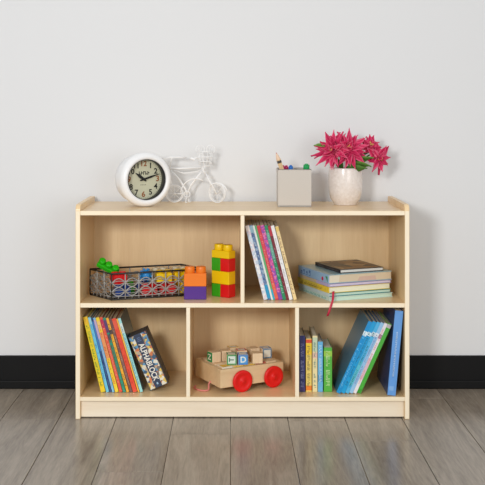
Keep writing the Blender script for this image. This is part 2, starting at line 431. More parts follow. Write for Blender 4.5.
# ------------------------------------------------------------------ flower pot
fpX, fpY = .4050, .255
pot = thing('potted_flower', 'cream glazed pot of magenta pink artificial flowers at right on the bookcase', 'potted flowers', (fpX, fpY, Z_TOP + .0003))
m_pot, nt, b = base_mat('speckled_cream_glaze')
tc = nt.nodes.new('ShaderNodeTexCoord'); n = nt.nodes.new('ShaderNodeTexNoise'); n.inputs['Scale'].default_value = 90; n.inputs['Detail'].default_value = 6
nt.links.new(tc.outputs['Object'], n.inputs['Vector'])
r = nt.nodes.new('ShaderNodeValToRGB'); r.color_ramp.elements[0].position = .35; r.color_ramp.elements[0].color = rgb((222, 212, 204)); r.color_ramp.elements[1].position = .62; r.color_ramp.elements[1].color = rgb((232, 224, 218))
nt.links.new(n.outputs['Fac'], r.inputs['Fac']); nt.links.new(r.outputs['Color'], b.inputs['Base Color'])
b.inputs['Roughness'].default_value = .18; b.inputs['Coat Weight'].default_value = .4
pot.scale = (.99, .99, 1.025)
MB().lathe([(0, .004), (.040, .004), (.041, 0), (.044, 0), (.045, .004), (.0475, .008), (.058, .022), (.0645, .045), (.0672, .075), (.0668, .110), (.0655, .136), (.0645, .1405), (.0625, .1410), (.0605, .138), (.061, .11), (.058, .10), (0, .10)], 56).build('pot', m_pot, pot)
MB().lathe([(0, .122), (.03, .124), (.061, .120), (.061, .112), (0, .112)], 32).build('soil', plain('dark_moss', (62, 58, 36), .9, var=.3, scale=160), pot)

def petal_mat(name, c1, c2, c3):
    m, nt, b = base_mat(name)
    at = nt.nodes.new('ShaderNodeVertexColor'); at.layer_name = 'along'
    sp = nt.nodes.new('ShaderNodeSeparateColor'); nt.links.new(at.outputs['Color'], sp.inputs['Color'])
    r = nt.nodes.new('ShaderNodeValToRGB')
    r.color_ramp.elements[0].position = 0; r.color_ramp.elements[0].color = rgb(c1)
    r.color_ramp.elements[1].position = 1; r.color_ramp.elements[1].color = rgb(c3)
    e = r.color_ramp.elements.new(.5); e.color = rgb(c2)
    nt.links.new(sp.outputs[0], r.inputs['Fac']); nt.links.new(r.outputs['Color'], b.inputs['Base Color'])
    b.inputs['Roughness'].default_value = .6; b.inputs['Specular IOR Level'].default_value = .25
    return m
# colour ramp across each petal: deep red fold, pink blade
m_pet = petal_mat('pink_fabric_petal', (178, 26, 74), (222, 58, 108), (238, 118, 150))
m_leaf = petal_mat('green_fabric_leaf', (62, 100, 38), (92, 136, 54), (132, 168, 84))
def add_petal(bm, lay, M, L, wd, curl, fold, cval):
    """pointed folded blade along +X, curling to +Z; solid thin strip"""
    n = 7; rows = []
    for i in range(n + 1):
        t = i / n
        wv = wd * (math.sin(math.pi * min(1, t * .92 + .10)) ** .75) * (1 - t ** 4 * .95) + wd * .06 * (1 - t)
        if i == n: wv = wd * .03
        a = curl * t
        x = L * (math.sin(a) / a * t if abs(a) > 1e-4 else t)
        z = L * t * (1 - math.cos(a)) / a if abs(a) > 1e-4 else 0
        row = []
        for s in (-1, -.5, 0, .5, 1):
            row.append((M @ Vector((x, wv * s, z + fold * wd * (abs(s) ** 1.3))), abs(s)))
        rows.append(row)
    for dz in (0,):
        vv = [[bm.verts.new(p) for p, s in row] for row in rows]
        for i in range(n):
            for j in range(4):
                f = bm.faces.new((vv[i][j], vv[i + 1][j], vv[i + 1][j + 1], vv[i][j + 1])); f.smooth = True
                for l, s in zip(f.loops, (rows[i][j][1], rows[i + 1][j][1], rows[i + 1][j + 1][1], rows[i][j + 1][1])):
                    v = min(1, max(0, s * .55 + cval)); l[lay] = (v, v, v, 1)
def solid(o, th):
    md = o.modifiers.new('thickness', 'SOLIDIFY'); md.thickness = th; md.offset = 0
def bloom(c, axis, r, seed, layers):
    rnd = random.Random(seed)
    bm = bmesh.new(); lay = bm.loops.layers.color.new('along')
    Q = Vector(axis).normalized().to_track_quat('Z', 'Y').to_matrix().to_4x4()
    for (cnt, elev, ln, wd) in layers:
        for k in range(cnt):
            a = 360 * (k + rnd.uniform(-.25, .25)) / cnt + elev * 3
            e_ = elev + rnd.uniform(-9, 9)
            l = ln * r * rnd.uniform(.85, 1.12)
            M = T(*c) @ Q @ RZ(a) @ RY(-e_) @ T(r * .04, 0, 0) @ RX(rnd.uniform(-25, 25))
            add_petal(bm, lay, M, l, wd * r, rnd.uniform(-.55, .35), rnd.uniform(.25, .6), rnd.uniform(.12, .5))
    me = bpy.data.meshes.new('bloom'); bm.to_mesh(me); bm.free()
    o = bpy.data.objects.new('bloom', me); COL.objects.link(o); o.parent = pot; me.materials.append(m_pet); solid(o, .0009)
    ce = MB()
    for k in range(14):
        v = Q @ Vector((rnd.gauss(0, .004), rnd.gauss(0, .004), rnd.uniform(.014, .024)))
        p = Vector(c) + v
        ce.lathe([(0, -.0022), (.0019, -.001), (.0022, .0005), (.0012, .002), (0, .0024)], 8, T(*p))
    ce.build('flower_centre', plain('yellow_stamen', (214, 170, 96), .6), o)
    return o
LAY = [(13, 2, 1.02, .165), (12, 20, .98, .16), (10, 42, .80, .15), (6, 64, .55, .13)]
# positions are relative to the pot base
cA = Vector((-.050, -.030, .205)); cB = Vector((.010, -.036, .212)); cC = Vector((.112, -.012, .204))
bloom(cA, (-.45, -.8, .40), .078, 3, LAY)
bloom(cB, (.10, -.85, .45), .076, 5, LAY)
bloom(cC + Vector((.014, 0, -.026)), (.55, -.75, -.15), .062, 9, [(8, 2, 1.08, .23), (7, 25, .9, .21), (5, 55, .65, .17)])
bloom(cC + Vector((-.018, .004, .016)), (.25, -.72, .55), .052, 12, [(8, 2, 1.05, .24), (6, 28, .9, .22), (5, 55, .65, .18)])
sm = MB()
for c in (cA, cB, cC):
    p = Vector(c); q = Vector((p.x * .2, p.y * .2, .118))
    sm.tube([q, (q + p) / 2 + Vector((0, .012, .012)), p + Vector((0, .006, -.006))], .0028)
sm.build('stem', plain('stem_green', (70, 104, 42), .6), pot)
def leaf(p, direction, L, wd, cv, curl, roll=0):
    bm = bmesh.new(); lay = bm.loops.layers.color.new('along')
    d = Vector(direction).normalized()
    x = d; z = Vector((0, 0, 1)) - d * d.z; z.normalize(); y = z.cross(x)
    M = Matrix(((x.x, y.x, z.x, p[0]), (x.y, y.y, z.y, p[1]), (x.z, y.z, z.z, p[2]), (0, 0, 0, 1))) @ RX(roll)
    add_petal(bm, lay, M, L, wd, curl, .35, cv)
    me = bpy.data.meshes.new('leaf'); bm.to_mesh(me); bm.free()
    o = bpy.data.objects.new('leaf', me); COL.objects.link(o); o.parent = pot; me.materials.append(m_leaf); solid(o, .0009)
leaf((.010, -.030, .138), (.8, -.25, .35), .105, .019, .25, -.9, -50)
leaf((.014, -.022, .145), (.75, -.1, .50), .110, .018, .35, -.8, -55)
leaf((.000, -.040, .134), (.9, -.35, .12), .085, .017, .15, -.2, -60)
leaf((.030, -.010, .150), (.6, .1, .75), .085, .017, .1, -.6, -40)
leaf((-.020, -.035, .136), (-.35, -.4, .8), .06, .014, .1, -.4, 30)
leaf((-.085, -.040, .222), (-.9, -.2, .22), .045, .012, .45, -.4, -30)
leaf((.04, .01, .15), (.7, .5, .5), .1, .018, .2, -.7, 0)

# ------------------------------------------------------------------ building blocks
PL = {}
def plast(c, name): return plain(name, c, 0.33, 0.38, var=.02)
ORANGE = plast((238, 124, 34), 'orange_plastic'); PURPLE = plast((84, 46, 138), 'purple_plastic')
YELLOW = plast((244, 202, 12), 'yellow_plastic'); RED = plast((220, 26, 28), 'red_plastic')
GREEN = plast((58, 164, 26), 'green_block_plastic'); BLUE = plast((40, 140, 210), 'sky_blue_plastic'); NAVY = plast((30, 66, 140), 'blue_block_plastic')
BEIGE = plast((206, 196, 168), 'beige_plastic')
U, BH = .0415, .0487
def brick(nx, ny, mat, label, loc, rot=(0, 0, 0), group=None, u=U, h=BH, sh=.024, name='building_block'):
    """origin: base centre; studs along x (nx) and y (ny)"""
    o = thing(name, label, 'toy block', (loc[0], loc[1], loc[2] + .0004), rot, group)
    MB().box((-nx * u / 2, -ny * u / 2, 0), (nx * u / 2, ny * u / 2, h), bev=.0022).build('body', mat, o)
    for i in range(nx):
        for j in range(ny):
            MB().cyl(u * .45, h - .001, h + sh, 28, T((i - (nx - 1) / 2) * u, (j - (ny - 1) / 2) * u, 0), bev=.003).build('stud', mat, o)
    return o
def brick_under(nx, ny, mat, label, loc, rot=(0, 0, 0), group=None):
    """same block with another one pushed onto it: its studs are inside the upper block"""
    o = thing('building_block', label, 'toy block', (loc[0], loc[1], loc[2] + .0004), rot, group)
    MB().box((-nx * U / 2, -ny * U / 2, 0), (nx * U / 2, ny * U / 2, BH - .0004), bev=.0022).build('body', mat, o)
    return o
bx, by = -.1754, .088
brick_under(2, 1, PURPLE, 'purple block under the orange block in front of the wire basket', (bx, by, Z_MID))
brick(2, 1, ORANGE, 'orange two stud block on top of the purple block', (bx, by, Z_MID + BH))
ang = -38
tx, ty = -.0705, .138
g = 'stacked block tower'
dx_, dy_ = math.cos(R(ang)) * U * .505, math.sin(R(ang)) * U * .505
for lvl, nm in ((0, 'bottom layer'), (2, 'third layer')):
    z = Z_MID + lvl * BH
    brick_under(1, 1, GREEN, f'green block beside a red one in the {nm} of the tall tower', (tx - dx_, ty - dy_, z), (0, 0, R(ang)), g)
    brick_under(1, 1, RED, f'red block beside a green one in the {nm} of the tall tower', (tx + dx_, ty + dy_, z), (0, 0, R(ang)), g)
brick_under(2, 1, YELLOW, 'yellow block in the middle of the tall tower between red and green layers', (tx, ty, Z_MID + BH), (0, 0, R(ang)), g)
brick(2, 1, YELLOW, 'low yellow block with two studs on top of the tall tower', (tx, ty, Z_MID + 3 * BH), (0, 0, R(ang)), g, h=.029, sh=.022)

# ------------------------------------------------------------------ wire basket with toys
m_frame = plain('dark_basket_frame', (48, 45, 43), .5, metal=.3)
m_net = plain('grey_basket_wire', (164, 162, 158), .42, .5, metal=.35, var=.2, scale=120)
F = Vector((-.484, .050, 0)); Lc = Vector((-.580, .166, 0)); Rr = Vector((-.142, .168, 0)); Bk = Lc + (Rr - F)
BZ = .0985
wb = thing('wire_basket', 'dark wire basket full of toy blocks in the upper left compartment', 'basket', (F.x, F.y, Z_MID))
corners = [Vector((0, 0, 0)), Rr - F, Bk - F, Lc - F]
up = lambda p, z: Vector((p.x, p.y, z))
f1 = MB()
for z, r_ in ((.0032, .0030), (BZ, .0034)): f1.tube([up(p, z) for p in corners], r_, 8, closed=True)
for p in corners: f1.tube([up(p, .003), up(p, BZ)], .0026)
f1.build('frame', m_frame, wb)
bs_ = MB()
for k in range(1, 16):
    t = k / 16; a = corners[0].lerp(corners[1], t); b_ = corners[3].lerp(corners[2], t)
    bs_.tube([up(a, .0035), up(b_, .0035)], .0013, 6)
for k in range(1, 6):
    t = k / 6; a = corners[0].lerp(corners[3], t); b_ = corners[1].lerp(corners[2], t)
    bs_.tube([up(a, .0050), up(b_, .0050)], .0013, 6)
bs_.build('base_grid', m_frame, wb)
for (i, j, nseg) in ((0, 1, 7), (1, 2, 3), (2, 3, 7), (3, 0, 3)):
    A, B_ = corners[i], corners[j]; net = MB(); posts = MB()
    nrm = Vector(((B_ - A).y, -(B_ - A).x, 0)).normalized()
    for k in range(1, nseg): posts.tube([up(A.lerp(B_, k / nseg), .003), up(A.lerp(B_, k / nseg), BZ)], .0026, 6)
    zs = [.012, .047, .082]
    # each row is a chain of lens shapes, pinched at the posts
    for zc, hh in ((.031, .016), (.064, .016)):
        for sgn in (-1, 1):
            net.tube([A.lerp(B_, q / (nseg * 8)) + Vector((0, 0, zc + sgn * hh * abs(math.sin(math.pi * q / 8)) )) + nrm * (.0014 * sgn) for q in range(nseg * 8 + 1)], .0022, 6)
            net.tube([A.lerp(B_, q / (nseg * 8)) + Vector((0, 0, zc + sgn * .45 * hh * abs(math.sin(math.pi * q / 8)) )) + nrm * (.0022 * sgn) for q in range(nseg * 8 + 1)], .0013, 6)
    net.tube([up(A, .013) + nrm * .001, up(B_, .013) + nrm * .001], .0014, 6)
    for k in range(nseg * 2 + 1):
        a = A.lerp(B_, k / (nseg * 2))
        if k % 2 and True: net.tube([up(a, .002), up(a, .015)], .0013, 6)
    net.build('wire_mesh', m_net, wb)
    posts.build('upright_wires', m_net, wb)
gb = 'toy blocks inside the wire basket'
ex = (Rr - F).normalized(); ea = math.degrees(math.atan2(ex.y, ex.x))
def inb(u_, v_, z): # fraction along the long side, fraction towards the back
    p = F + (Rr - F) * u_ + (Lc - F) * v_
    return (p.x, p.y, Z_MID + z)
u2 = .030
def toyb(nx, ny, mat, label, loc, rot): brick(nx, ny, mat, label, loc, rot, gb, u2, .034, .012)
zb = .0066
toyb(2, 1, NAVY, 'dark blue block low in the wire basket near its front left corner', inb(.16, .22, zb), (0, 0, R(ea)))
toyb(2, 1, RED, 'red block under the green block in the wire basket', inb(.135, .27, zb + .0475), (R(0), 0, R(ea + 8)))
toyb(2, 1, RED, 'red block low in the middle of the wire basket', inb(.44, .20, zb), (0, 0, R(ea)))
toyb(2, 1, RED, 'red block low in the wire basket to the right of the middle one', inb(.64, .20, zb), (0, 0, R(ea)))
toyb(2, 1, YELLOW, 'yellow block low in the wire basket behind the orange block', inb(.84, .20, zb), (0, 0, R(ea)))
toyb(2, 1, YELLOW, 'yellow block high in the wire basket next to the blue beads', inb(.60, .20, zb + .0470), (0, 0, R(ea)))
toyb(2, 1, YELLOW, 'yellow block at the right end of the wire basket', inb(.80, .22, zb + .0470), (0, 0, R(ea + 4)))
toyb(2, 1, BEIGE, 'beige block behind the yellow blocks in the wire basket', inb(.66, .62, zb + .047), (0, 0, R(ea)))
toyb(2, 1, BEIGE, 'beige block at the back right corner of the wire basket', inb(.88, .62, zb + .047), (0, 0, R(ea)))
toyb(2, 1, GREEN, 'green block low at the back of the wire basket', inb(.30, .62, zb), (0, 0, R(ea)))
toyb(2, 1, NAVY, 'blue block low at the back of the wire basket', inb(.49, .62, zb), (0, 0, R(ea)))
toyb(2, 1, RED, 'red block low at the back right of the wire basket', inb(.685, .62, zb), (0, 0, R(ea)))
toyb(2, 1, YELLOW, 'yellow block low at the back right corner of the wire basket', inb(.88, .62, zb), (0, 0, R(ea)))
# green block resting tilted on the rim
brick(3, 1, plast((44, 188, 24), 'lime_green_plastic'), 'bright green three stud block tilted over the left rim of the wire basket', (-.5120, .150, Z_MID + .1000), (R(34), R(27), R(-8)), gb, .0285, .018, .0165)
# ball of knobs
bl = thing('knobbly_ball', 'sky blue knobbly toy ball on top of the blocks in the wire basket', 'toy ball', inb(.44, .32, zb + .075), (0, 0, 0))
mbb = MB(); mbb.lathe([(.021 * math.sin(R(a)), -.021 * math.cos(R(a))) for a in range(0, 181, 15)], 28); mbb.build('ball', BLUE, bl)
kn = MB()
for k in range(22):
    zc = 1 - 2 * (k + .5) / 22; rr = math.sqrt(1 - zc * zc); a = k * 2.39996
    v = Vector((rr * math.cos(a), rr * math.sin(a), zc)); kn.cyl(.0042, .018, .026, 10, v.to_track_quat('Z', 'Y').to_matrix().to_4x4(), bev=.0012)
kn.build('knobs', BLUE, bl)

# ------------------------------------------------------------------ books
m_page = plain('book_paper', (232, 225, 206), .8, .2, var=.08, scale=400)
def make_book(label, Tk, H, D, col, loc, rot, cover=None, group=None, right=False, paper=True, ink=None, bands=(), seed=0, art=None, pat=None, pagecol=None, mat3=None, cat='book', textrow=True):
    """local: x thickness, y depth (spine at y=0), z height along spine. right=True puts the pivot at the right edge"""
    rnd = random.Random(seed)
    o = thing('paperback_book' if paper else 'hardback_book', label, cat, loc, (0, 0, 0) if mat3 else rot, group)
    if mat3 is not None: o.rotation_euler = mat3.to_euler()
    x0 = -Tk if right else 0.0; x1 = x0 + Tk
    ct = .0009 if paper else .0022
    ov = .0006 if paper else .003
    mc = plain(f'cover_{label}', cover or col, .35, .5, var=.05, coat=.15)
    ms = pat or plain(f'spine_{label}', col, .35, .5, var=.05, coat=.15)
    cb = MB()
    cb.box((x0, .0012, 0), (x0 + ct, D, H), bev=ct * .3, seg=1); cb.box((x1 - ct, .0012, 0), (x1, D, H), bev=ct * .3, seg=1)
    cov = cb.build('cover', mc, o)
    MB().box((x0, 0, 0), (x1, ct * 1.3, H), bev=min(ct * .6, .0012)).build('spine', ms, o)
    MB().box((x0 + ct, ct * 1.3, ov), (x1 - ct, D - ov, H - ov)).build('pages', pagecol or m_page, o)
    for (z0, z1, bc_) in bands:
        MB().box((x0 + .0002, -.0003, H * z0), (x1 - .0002, .0008, H * z1)).build('spine_band', bc_ if not isinstance(bc_, tuple) else plain(f'band_{bc_}', bc_, .4), o)
    if ink:
        ib = MB()
        xm = (x0 + x1) / 2; hw = Tk * .24
        z = H * rnd.uniform(.07, .14); zend = H * rnd.uniform(.82, .93)
        while z < zend:
            if rnd.random() < .10: z += H * rnd.uniform(.02, .07); continue
            l = rnd.uniform(.002, .005)
            a, b_ = (-hw, hw) if rnd.random() < .5 else ((-hw, 0) if rnd.random() < .5 else (-hw * .4, hw))
            ib.box((xm + a, -.0005, z), (xm + b_, .0006, z + l * .45))
            if rnd.random() < .6: ib.box((xm - hw, -.0005, z), (xm - hw * .3, .0006, z + l))
            z += l + .0013
        ib.build('spine_lettering', plain(f'ink_{ink}', ink, .5), o)
    if art:  # printed picture on the left (visible) cover
        MB().box((x0 - .0003, D * .18, H * .12), (x0 + .0004, D * .88, H * .75)).build('cover_picture', art, o)
    return o

# --- lower left: twelve thin books leaning left
lean = -14.6
xs = -.5245; yy = .058
m_shaded_page = plain('shelf_shaded_paper', (196, 184, 158), .8, .2, var=.08, scale=400)  # book paper with the shade under the middle shelf put into its colour
LLB = [ # colour, thickness, label, ink, bands, cover, height
 ((228, 204, 30), .0190, 'yellow picture book, leftmost of the leaning row in the lower left compartment', (96, 150, 40), [(.9, .995, (232, 190, 40)), (.02, .12, (240, 205, 30))], (226, 212, 90), .287),
 ((108, 196, 226), .0125, 'light blue thin book right of the leftmost yellow one in the lower left compartment', (60, 130, 190), [(.90, .99, (150, 210, 230))], (70, 140, 160), .286),
 ((24, 60, 120), .0090, 'narrow navy blue book between two light blue ones in the lower left row', (70, 140, 200), [(.55, .95, (60, 120, 190))], (20, 40, 80), .285),
 ((126, 188, 222), .0105, 'pale sky blue book right of the narrow navy one in the lower left row', (190, 160, 210), [(.72, .97, (190, 170, 205))], (60, 110, 140), .286),
 ((240, 208, 46), .0150, 'yellow book with orange print between sky blue and red books', (220, 110, 50), [(.45, .80, (232, 150, 90)), (.84, .95, (236, 196, 120))], (190, 150, 40), .286),
 ((226, 84, 56), .0135, 'coral red book right of the yellow and orange one in the lower left row', (238, 160, 130), [(.86, .97, (190, 40, 80))], (150, 40, 40), .287),
 ((22, 142, 114), .0125, 'teal green book in the middle of the lower left leaning row', (120, 60, 50), [(.80, .97, (90, 60, 110)), (.70, .78, (60, 80, 90))], (20, 80, 70), .286),
 ((240, 172, 44), .0115, 'amber yellow book right of the teal green one', (120, 80, 60), [(.78, .84, (70, 60, 60))], (150, 110, 40), .286),
 ((112, 74, 70), .0120, 'dull brown book between amber and orange red ones in the lower left row', (190, 160, 130), [(.2, .5, (130, 92, 86))], (70, 40, 44), .285),
 ((228, 74, 44), .0175, 'wide orange red book near the right end of the lower left row', (214, 60, 40), [(.86, .97, (226, 90, 66))], (160, 50, 40), .284),
 ((244, 186, 70), .0075, 'thin apricot book right of the wide orange red one', None, [], (200, 150, 60), .284),
 ((158, 220, 218), .0125, 'pale aqua book at the right end of the lower left leaning row', (90, 140, 150), [(.80, .93, (210, 226, 222))], (52, 84, 92), .286)]
c_ = math.cos(R(lean))
x = xs
for k, (col, tk, lab, ink, bands, cov, H) in enumerate(LLB):
    make_book(lab, tk - .0019, H, .215, col, (x, yy + (k % 3) * .0012, Z_BOT + .0003), (0, R(-13.6 - 3.3 * k / 11), 0), cov, 'leaning picture books in the lower left compartment', ink=ink, bands=bands, seed=k + 1, pagecol=m_shaded_page)
    x += tk / c_
# --- ALPHABLOCK
pw = patchwork('alphabet_pattern', [(220, 212, 190), (206, 120, 74), (222, 190, 96), (96, 150, 186), (226, 222, 206), (120, 110, 104), (190, 170, 140), (60, 92, 120)], 95.0, stretch=(1, 1, 1))
m_nav = plain('slate_navy_cover', (44, 58, 84), .45)
al = thing('board_book', 'thick navy board book titled in white capitals leaning beside the picture book row', 'book', (-.3415, .080, Z_BOT + .0006), (0, R(-23.0), R(1)))
AT, AH, AD = .0730, .216, .088
MB().box((0, 0, 0), (.0055, AD, AH), bev=.0015).build('front_cover', plain('teal_slate_cover', (60, 96, 104), .4), al)
MB().box((AT - .0055, .0, 0), (AT, AD, AH), bev=.0015).build('back_cover', plain('dark_slate_cover', (58, 52, 52), .5), al)
MB().box((.0055, .004, .002), (AT - .0055, AD - .002, AH - .0015)).build('pages', plain('grey_board', (86, 82, 80), .6), al)
spn = MB().box((.0015, -.0006, .0012), (AT - .0045, .0042, AH - .0012), bev=.0012).build('spine', m_nav, al)
MB().box((.0018, -.0012, .003), (.0205, .0, AH - .003)).build('spine_pattern', pw, al)
MB().box((.0485, -.0012, .003), (AT - .0050, .0, AH - .003)).build('spine_pattern', pw, al)
MB().text('ALPHABLOCK', .0235, T(.0345, -.0012, .103) @ RX(90) @ RZ(-90) @ Matrix.Diagonal((1.0, 1.25, 1, 1)), .0004).build('spine_title', plain('cream_print', (236, 232, 220), .5), al)
MB().prism([(-.004, -.003), (.003, -.003), (.003, .003), (0, .006), (-.003, .003)], .0006, T(.0345, -.0008, .016) @ RX(90)).text('', .01, T(0, 0, 0)).build('publisher_mark', plain('pale_blue_print', (160, 196, 220), .5), al)
mk = MB()
for i in range(3): mk.box((.0265 + .001 * i, -.0010, .187 + i * .006), (.0425 - .0015 * i, .0, .1895 + i * .006))
mk.build('spine_small_print', plain('dull_blue_print', (92, 112, 150), .5), al)

# --- upper right: nine books leaning left on the centre divider
lean = -14.2; c_ = math.cos(R(lean)); x = .0795; yy = .056
hol = patchwork('holographic_print', [(186, 60, 150), (150, 70, 170), (206, 80, 150), (120, 80, 160), (214, 120, 170)], 160)
pal = patchwork('pastel_comic_print', [(206, 218, 230), (226, 226, 230), (190, 204, 222), (222, 206, 214), (236, 238, 238)], 130)
blu = patchwork('blue_comic_print', [(96, 122, 164), (118, 150, 186), (70, 96, 140), (150, 170, 190)], 130)
URB = [
 ((226, 228, 232), .0150, 'white and pale blue patterned magazine, leftmost of those leaning on the centre divider', None, [(.93, .995, (236, 226, 220))], (200, 205, 215), .284, pal),
 ((84, 112, 156), .0125, 'slate blue comic book right of the pale patterned one', None, [(.02, .20, (36, 150, 196)), (.90, .99, (140, 176, 190))], (60, 80, 120), .285, blu),
 ((226, 232, 226), .0070, 'slim white book between the slate blue and green ones in the upper right bay', None, [], (220, 220, 220), .285, None),
 ((92, 168, 108), .0075, 'slim mid green book in the upper right leaning row', None, [(.01, .14, (36, 170, 200))], (60, 120, 80), .285, None),
 ((214, 62, 78), .0125, 'coral red book in the middle of the upper right leaning row', (238, 150, 130), [(.02, .22, (226, 98, 70)), (.88, .99, (206, 52, 70))], (160, 40, 50), .284, None),
 ((184, 60, 150), .0150, 'shiny magenta patterned book right of the coral red one', None, [(.01, .10, (126, 70, 160))], (120, 40, 100), .285, hol),
 ((30, 138, 92), .0120, 'emerald green book right of the shiny magenta one', (160, 206, 190), [(.55, .90, (90, 160, 140))], (20, 90, 60), .285, None),
 ((120, 34, 46), .0110, 'dark maroon book right of the emerald green one', (170, 120, 130), [(.86, .99, (180, 40, 60))], (70, 20, 28), .284, None),
 ((236, 236, 236), .0130, 'plain white book second from the right in the upper right leaning row', (196, 190, 190), [], (190, 186, 180), .284, None),
 ((236, 210, 152), .0125, 'cream book at the right end of the upper right leaning row', (150, 116, 96), [(.93, .99, (226, 196, 110))], (52, 44, 40), .281, None)]
for k, (col, tk, lab, ink, bands, cov, H, pat) in enumerate(URB):
    if k == 9: x += .002
    make_book(lab, tk - .0003, H, .205, col, (x, yy + (k % 2) * .001, Z_MID + .0003), (0, R(lean), 0), cov, 'books leaning on the centre divider', ink=ink, bands=bands, seed=k + 30, pat=pat)
    x += tk / c_

# --- upper right: flat stack
ea_ = 22.0
def flat(label, z, Tk, H, D, col, fx, fy, cover, a=ea_, pagecol=None, paper=False, ink=None, bands=(), pat=None, seed=0):
    d2 = Vector((math.cos(R(a)), math.sin(R(a)), 0)); d1 = Vector((-math.sin(R(a)), math.cos(R(a)), 0)); zz = Vector((0, 0, 1))
    M = Matrix((zz, d2, d1)).transposed()
    return make_book(label, Tk - .0003, H, D, col, (fx, fy, z + .0002), None, cover, 'books lying in the flat stack', paper=paper, ink=ink, bands=bands, pat=pat, pagecol=pagecol, mat3=M, seed=seed)
z = Z_MID; FX, FY = .318, .031
pc_mint = plain('mint_page_edges', (196, 222, 206), .7, .2, var=.06, scale=300)
pc_cream = plain('cream_page_edges', (232, 232, 206), .7, .2, var=.06, scale=300)
pc_lil = plain('lilac_page_edges', (214, 204, 220), .7, .2)
pc_mix = patchwork('printed_page_edges', [(206, 208, 180), (214, 196, 168), (186, 206, 176), (224, 214, 190), (206, 176, 160)], 60, stretch=(.25, .25, 3))
flat('pale mint hardback at the bottom of the flat stack', z, .0166, .262, .268, (196, 216, 206), FX + .003, FY - .001, (206, 226, 216), ea_ - .5, pc_mint, ink=(120, 170, 160), seed=61); z += .0166
flat('teal edged white book second from the bottom of the flat stack', z, .0135, .259, .264, (196, 214, 216), FX + .001, FY + .001, (24, 128, 132), ea_, pc_mint, seed=62); z += .0135
flat('yellow hardback in the middle of the flat stack', z, .0225, .258, .264, (214, 190, 76), FX, FY, (222, 196, 92), ea_ + .5, pc_cream, ink=(150, 126, 50), bands=[(.0, .34, (232, 200, 62))], seed=63); z += .0225
flat('slim lilac book under the pale blue hardback in the stack', z, .0125, .259, .266, (188, 176, 208), FX + .001, FY, (150, 138, 180), ea_, pc_lil, bands=[(.4, .95, (206, 186, 150))], seed=64); z += .0125
lb = flat('pale blue hardback with picture spine, second from the top of the flat stack', z, .0325, .260, .268, (158, 190, 218), FX, FY + .001, (150, 186, 196), ea_ - .5, pc_mix, ink=None, seed=65)
d = MB()
for (zc, hh) in ((.155, .020), (.180, .014), (.205, .018), (.226, .012)):
    d.box((.006, -.0006, zc - .003), (.006 + hh, .0004, zc)); d.box((.006, -.0006, zc), (.0085, .0004, zc + .012)); d.box((.004 + hh * .6, -.0006, zc), (.006 + hh, .0004, zc + .009))
d.build('spine_title', plain('dusty_blue_print', (86, 120, 168), .5), lb)
MB().cyl(.0075, -.0004, .0008, 18, T(.012, 0, .050) @ RX(90)).build('red_flower_print', plain('crimson_print', (196, 40, 80), .5), lb)
MB().prism([(0, 0), (.021, .002), (.020, .018), (.012, .010)], .0008, T(.004, .0003, .008) @ RX(90)).build('green_leaf_print', plain('leaf_green_print', (36, 140, 72), .5), lb)
z += .0325
m_dkc = plain('espresso_cover', (46, 34, 34), .4)
tb = flat('thin dark brown picture book lying on top of the flat stack', z, .0140, .212, .185, (40, 30, 32), .364, .070, (46, 34, 34), 21, plain('white_page_edges', (222, 220, 212), .7), seed=66, ink=(92, 86, 84))
MB().box((.0136, .012, .012), (.0142, .174, .200)).build('cover_picture', patchwork('brown_cover_art', [(120, 92, 66), (150, 116, 80), (96, 74, 60), (170, 140, 100), (86, 80, 74)], 26), tb)
# ribbon bookmark hanging from the yellow hardback
rb = thing('ribbon_bookmark', 'red ribbon bookmark hanging from the flat stack over the shelf edge', 'ribbon', (0, 0, 0))
rp = [Vector((.335, .0285, Z_MID + .0385)), Vector((.3335, .022, Z_MID + .030)), Vector((.331, .010, Z_MID + .013)), Vector((.328, -.0015, Z_MID + .005)), Vector((.323, -.0045, Z_MID - .008)), Vector((.317, -.006, Z_MID - .026)), Vector((.310, -.006, Z_MID - .046))]
bm = bmesh.new()
rows = []
for i, p in enumerate(rp):
    wv = .0046
    dvec = Vector((1, .15, .25)).normalized() if i > 0 else Vector((.9, .4, .1)).normalized()
    rows.append((bm.verts.new(p - dvec * wv), bm.verts.new(p + dvec * wv)))
for a, b_ in zip(rows, rows[1:]):
    f = bm.faces.new((a[0], a[1], b_[1], b_[0])); f.smooth = True
me = bpy.data.meshes.new('ribbon'); bm.to_mesh(me); bm.free(); ro = bpy.data.objects.new('ribbon', me); COL.objects.link(ro); ro.parent = rb
me.materials.append(plain('crimson_ribbon', (196, 34, 66), .45)); solid(ro, .0008)

# --- lower right: five upright books
UPB = [
 ((48, 50, 112), .2124, .2336, .209, 'navy blue upright book beside the lower right divider', (150, 156, 200), [(.02, .10, (70, 60, 120))], (30, 32, 76)),
 ((236, 208, 110), .2368, .2582, .198, 'yellow upright book with a red top second from the lower right divider', (120, 110, 70), [(.92, .985, (222, 84, 52)), (.70, .91, (240, 202, 50)), (.03, .12, (236, 130, 40))], (210, 180, 80)),
 ((236, 222, 168), .2612, .2795, .209, 'cream upright book between the yellow and light blue ones', (110, 150, 140), [(.72, .97, (196, 212, 180)), (.60, .70, (226, 190, 170))], (180, 170, 140)),
 ((104, 180, 226), .2812, .2998, .187, 'light blue upright book between the cream and green ones', (200, 226, 240), [(.2, .34, (80, 150, 200))], (50, 100, 150)),
 ((84, 178, 62), .3030, .3340, .165, 'wide short green upright book, rightmost of the upright ones', (206, 232, 170), [(.80, .92, (150, 200, 70))], (60, 130, 50))]
for k, (col, x0, x1, H, lab, ink, bands, cov) in enumerate(UPB):
    make_book(lab, x1 - x0, H, .15 + .01 * (k % 3), col, (x0, .066, Z_BOT + .0003), (0, 0, R((-.3, .3, -.2, .2, 0)[k])), cov, 'small upright books in the lower right compartment', ink=ink, bands=bands, seed=80 + k, paper=False)
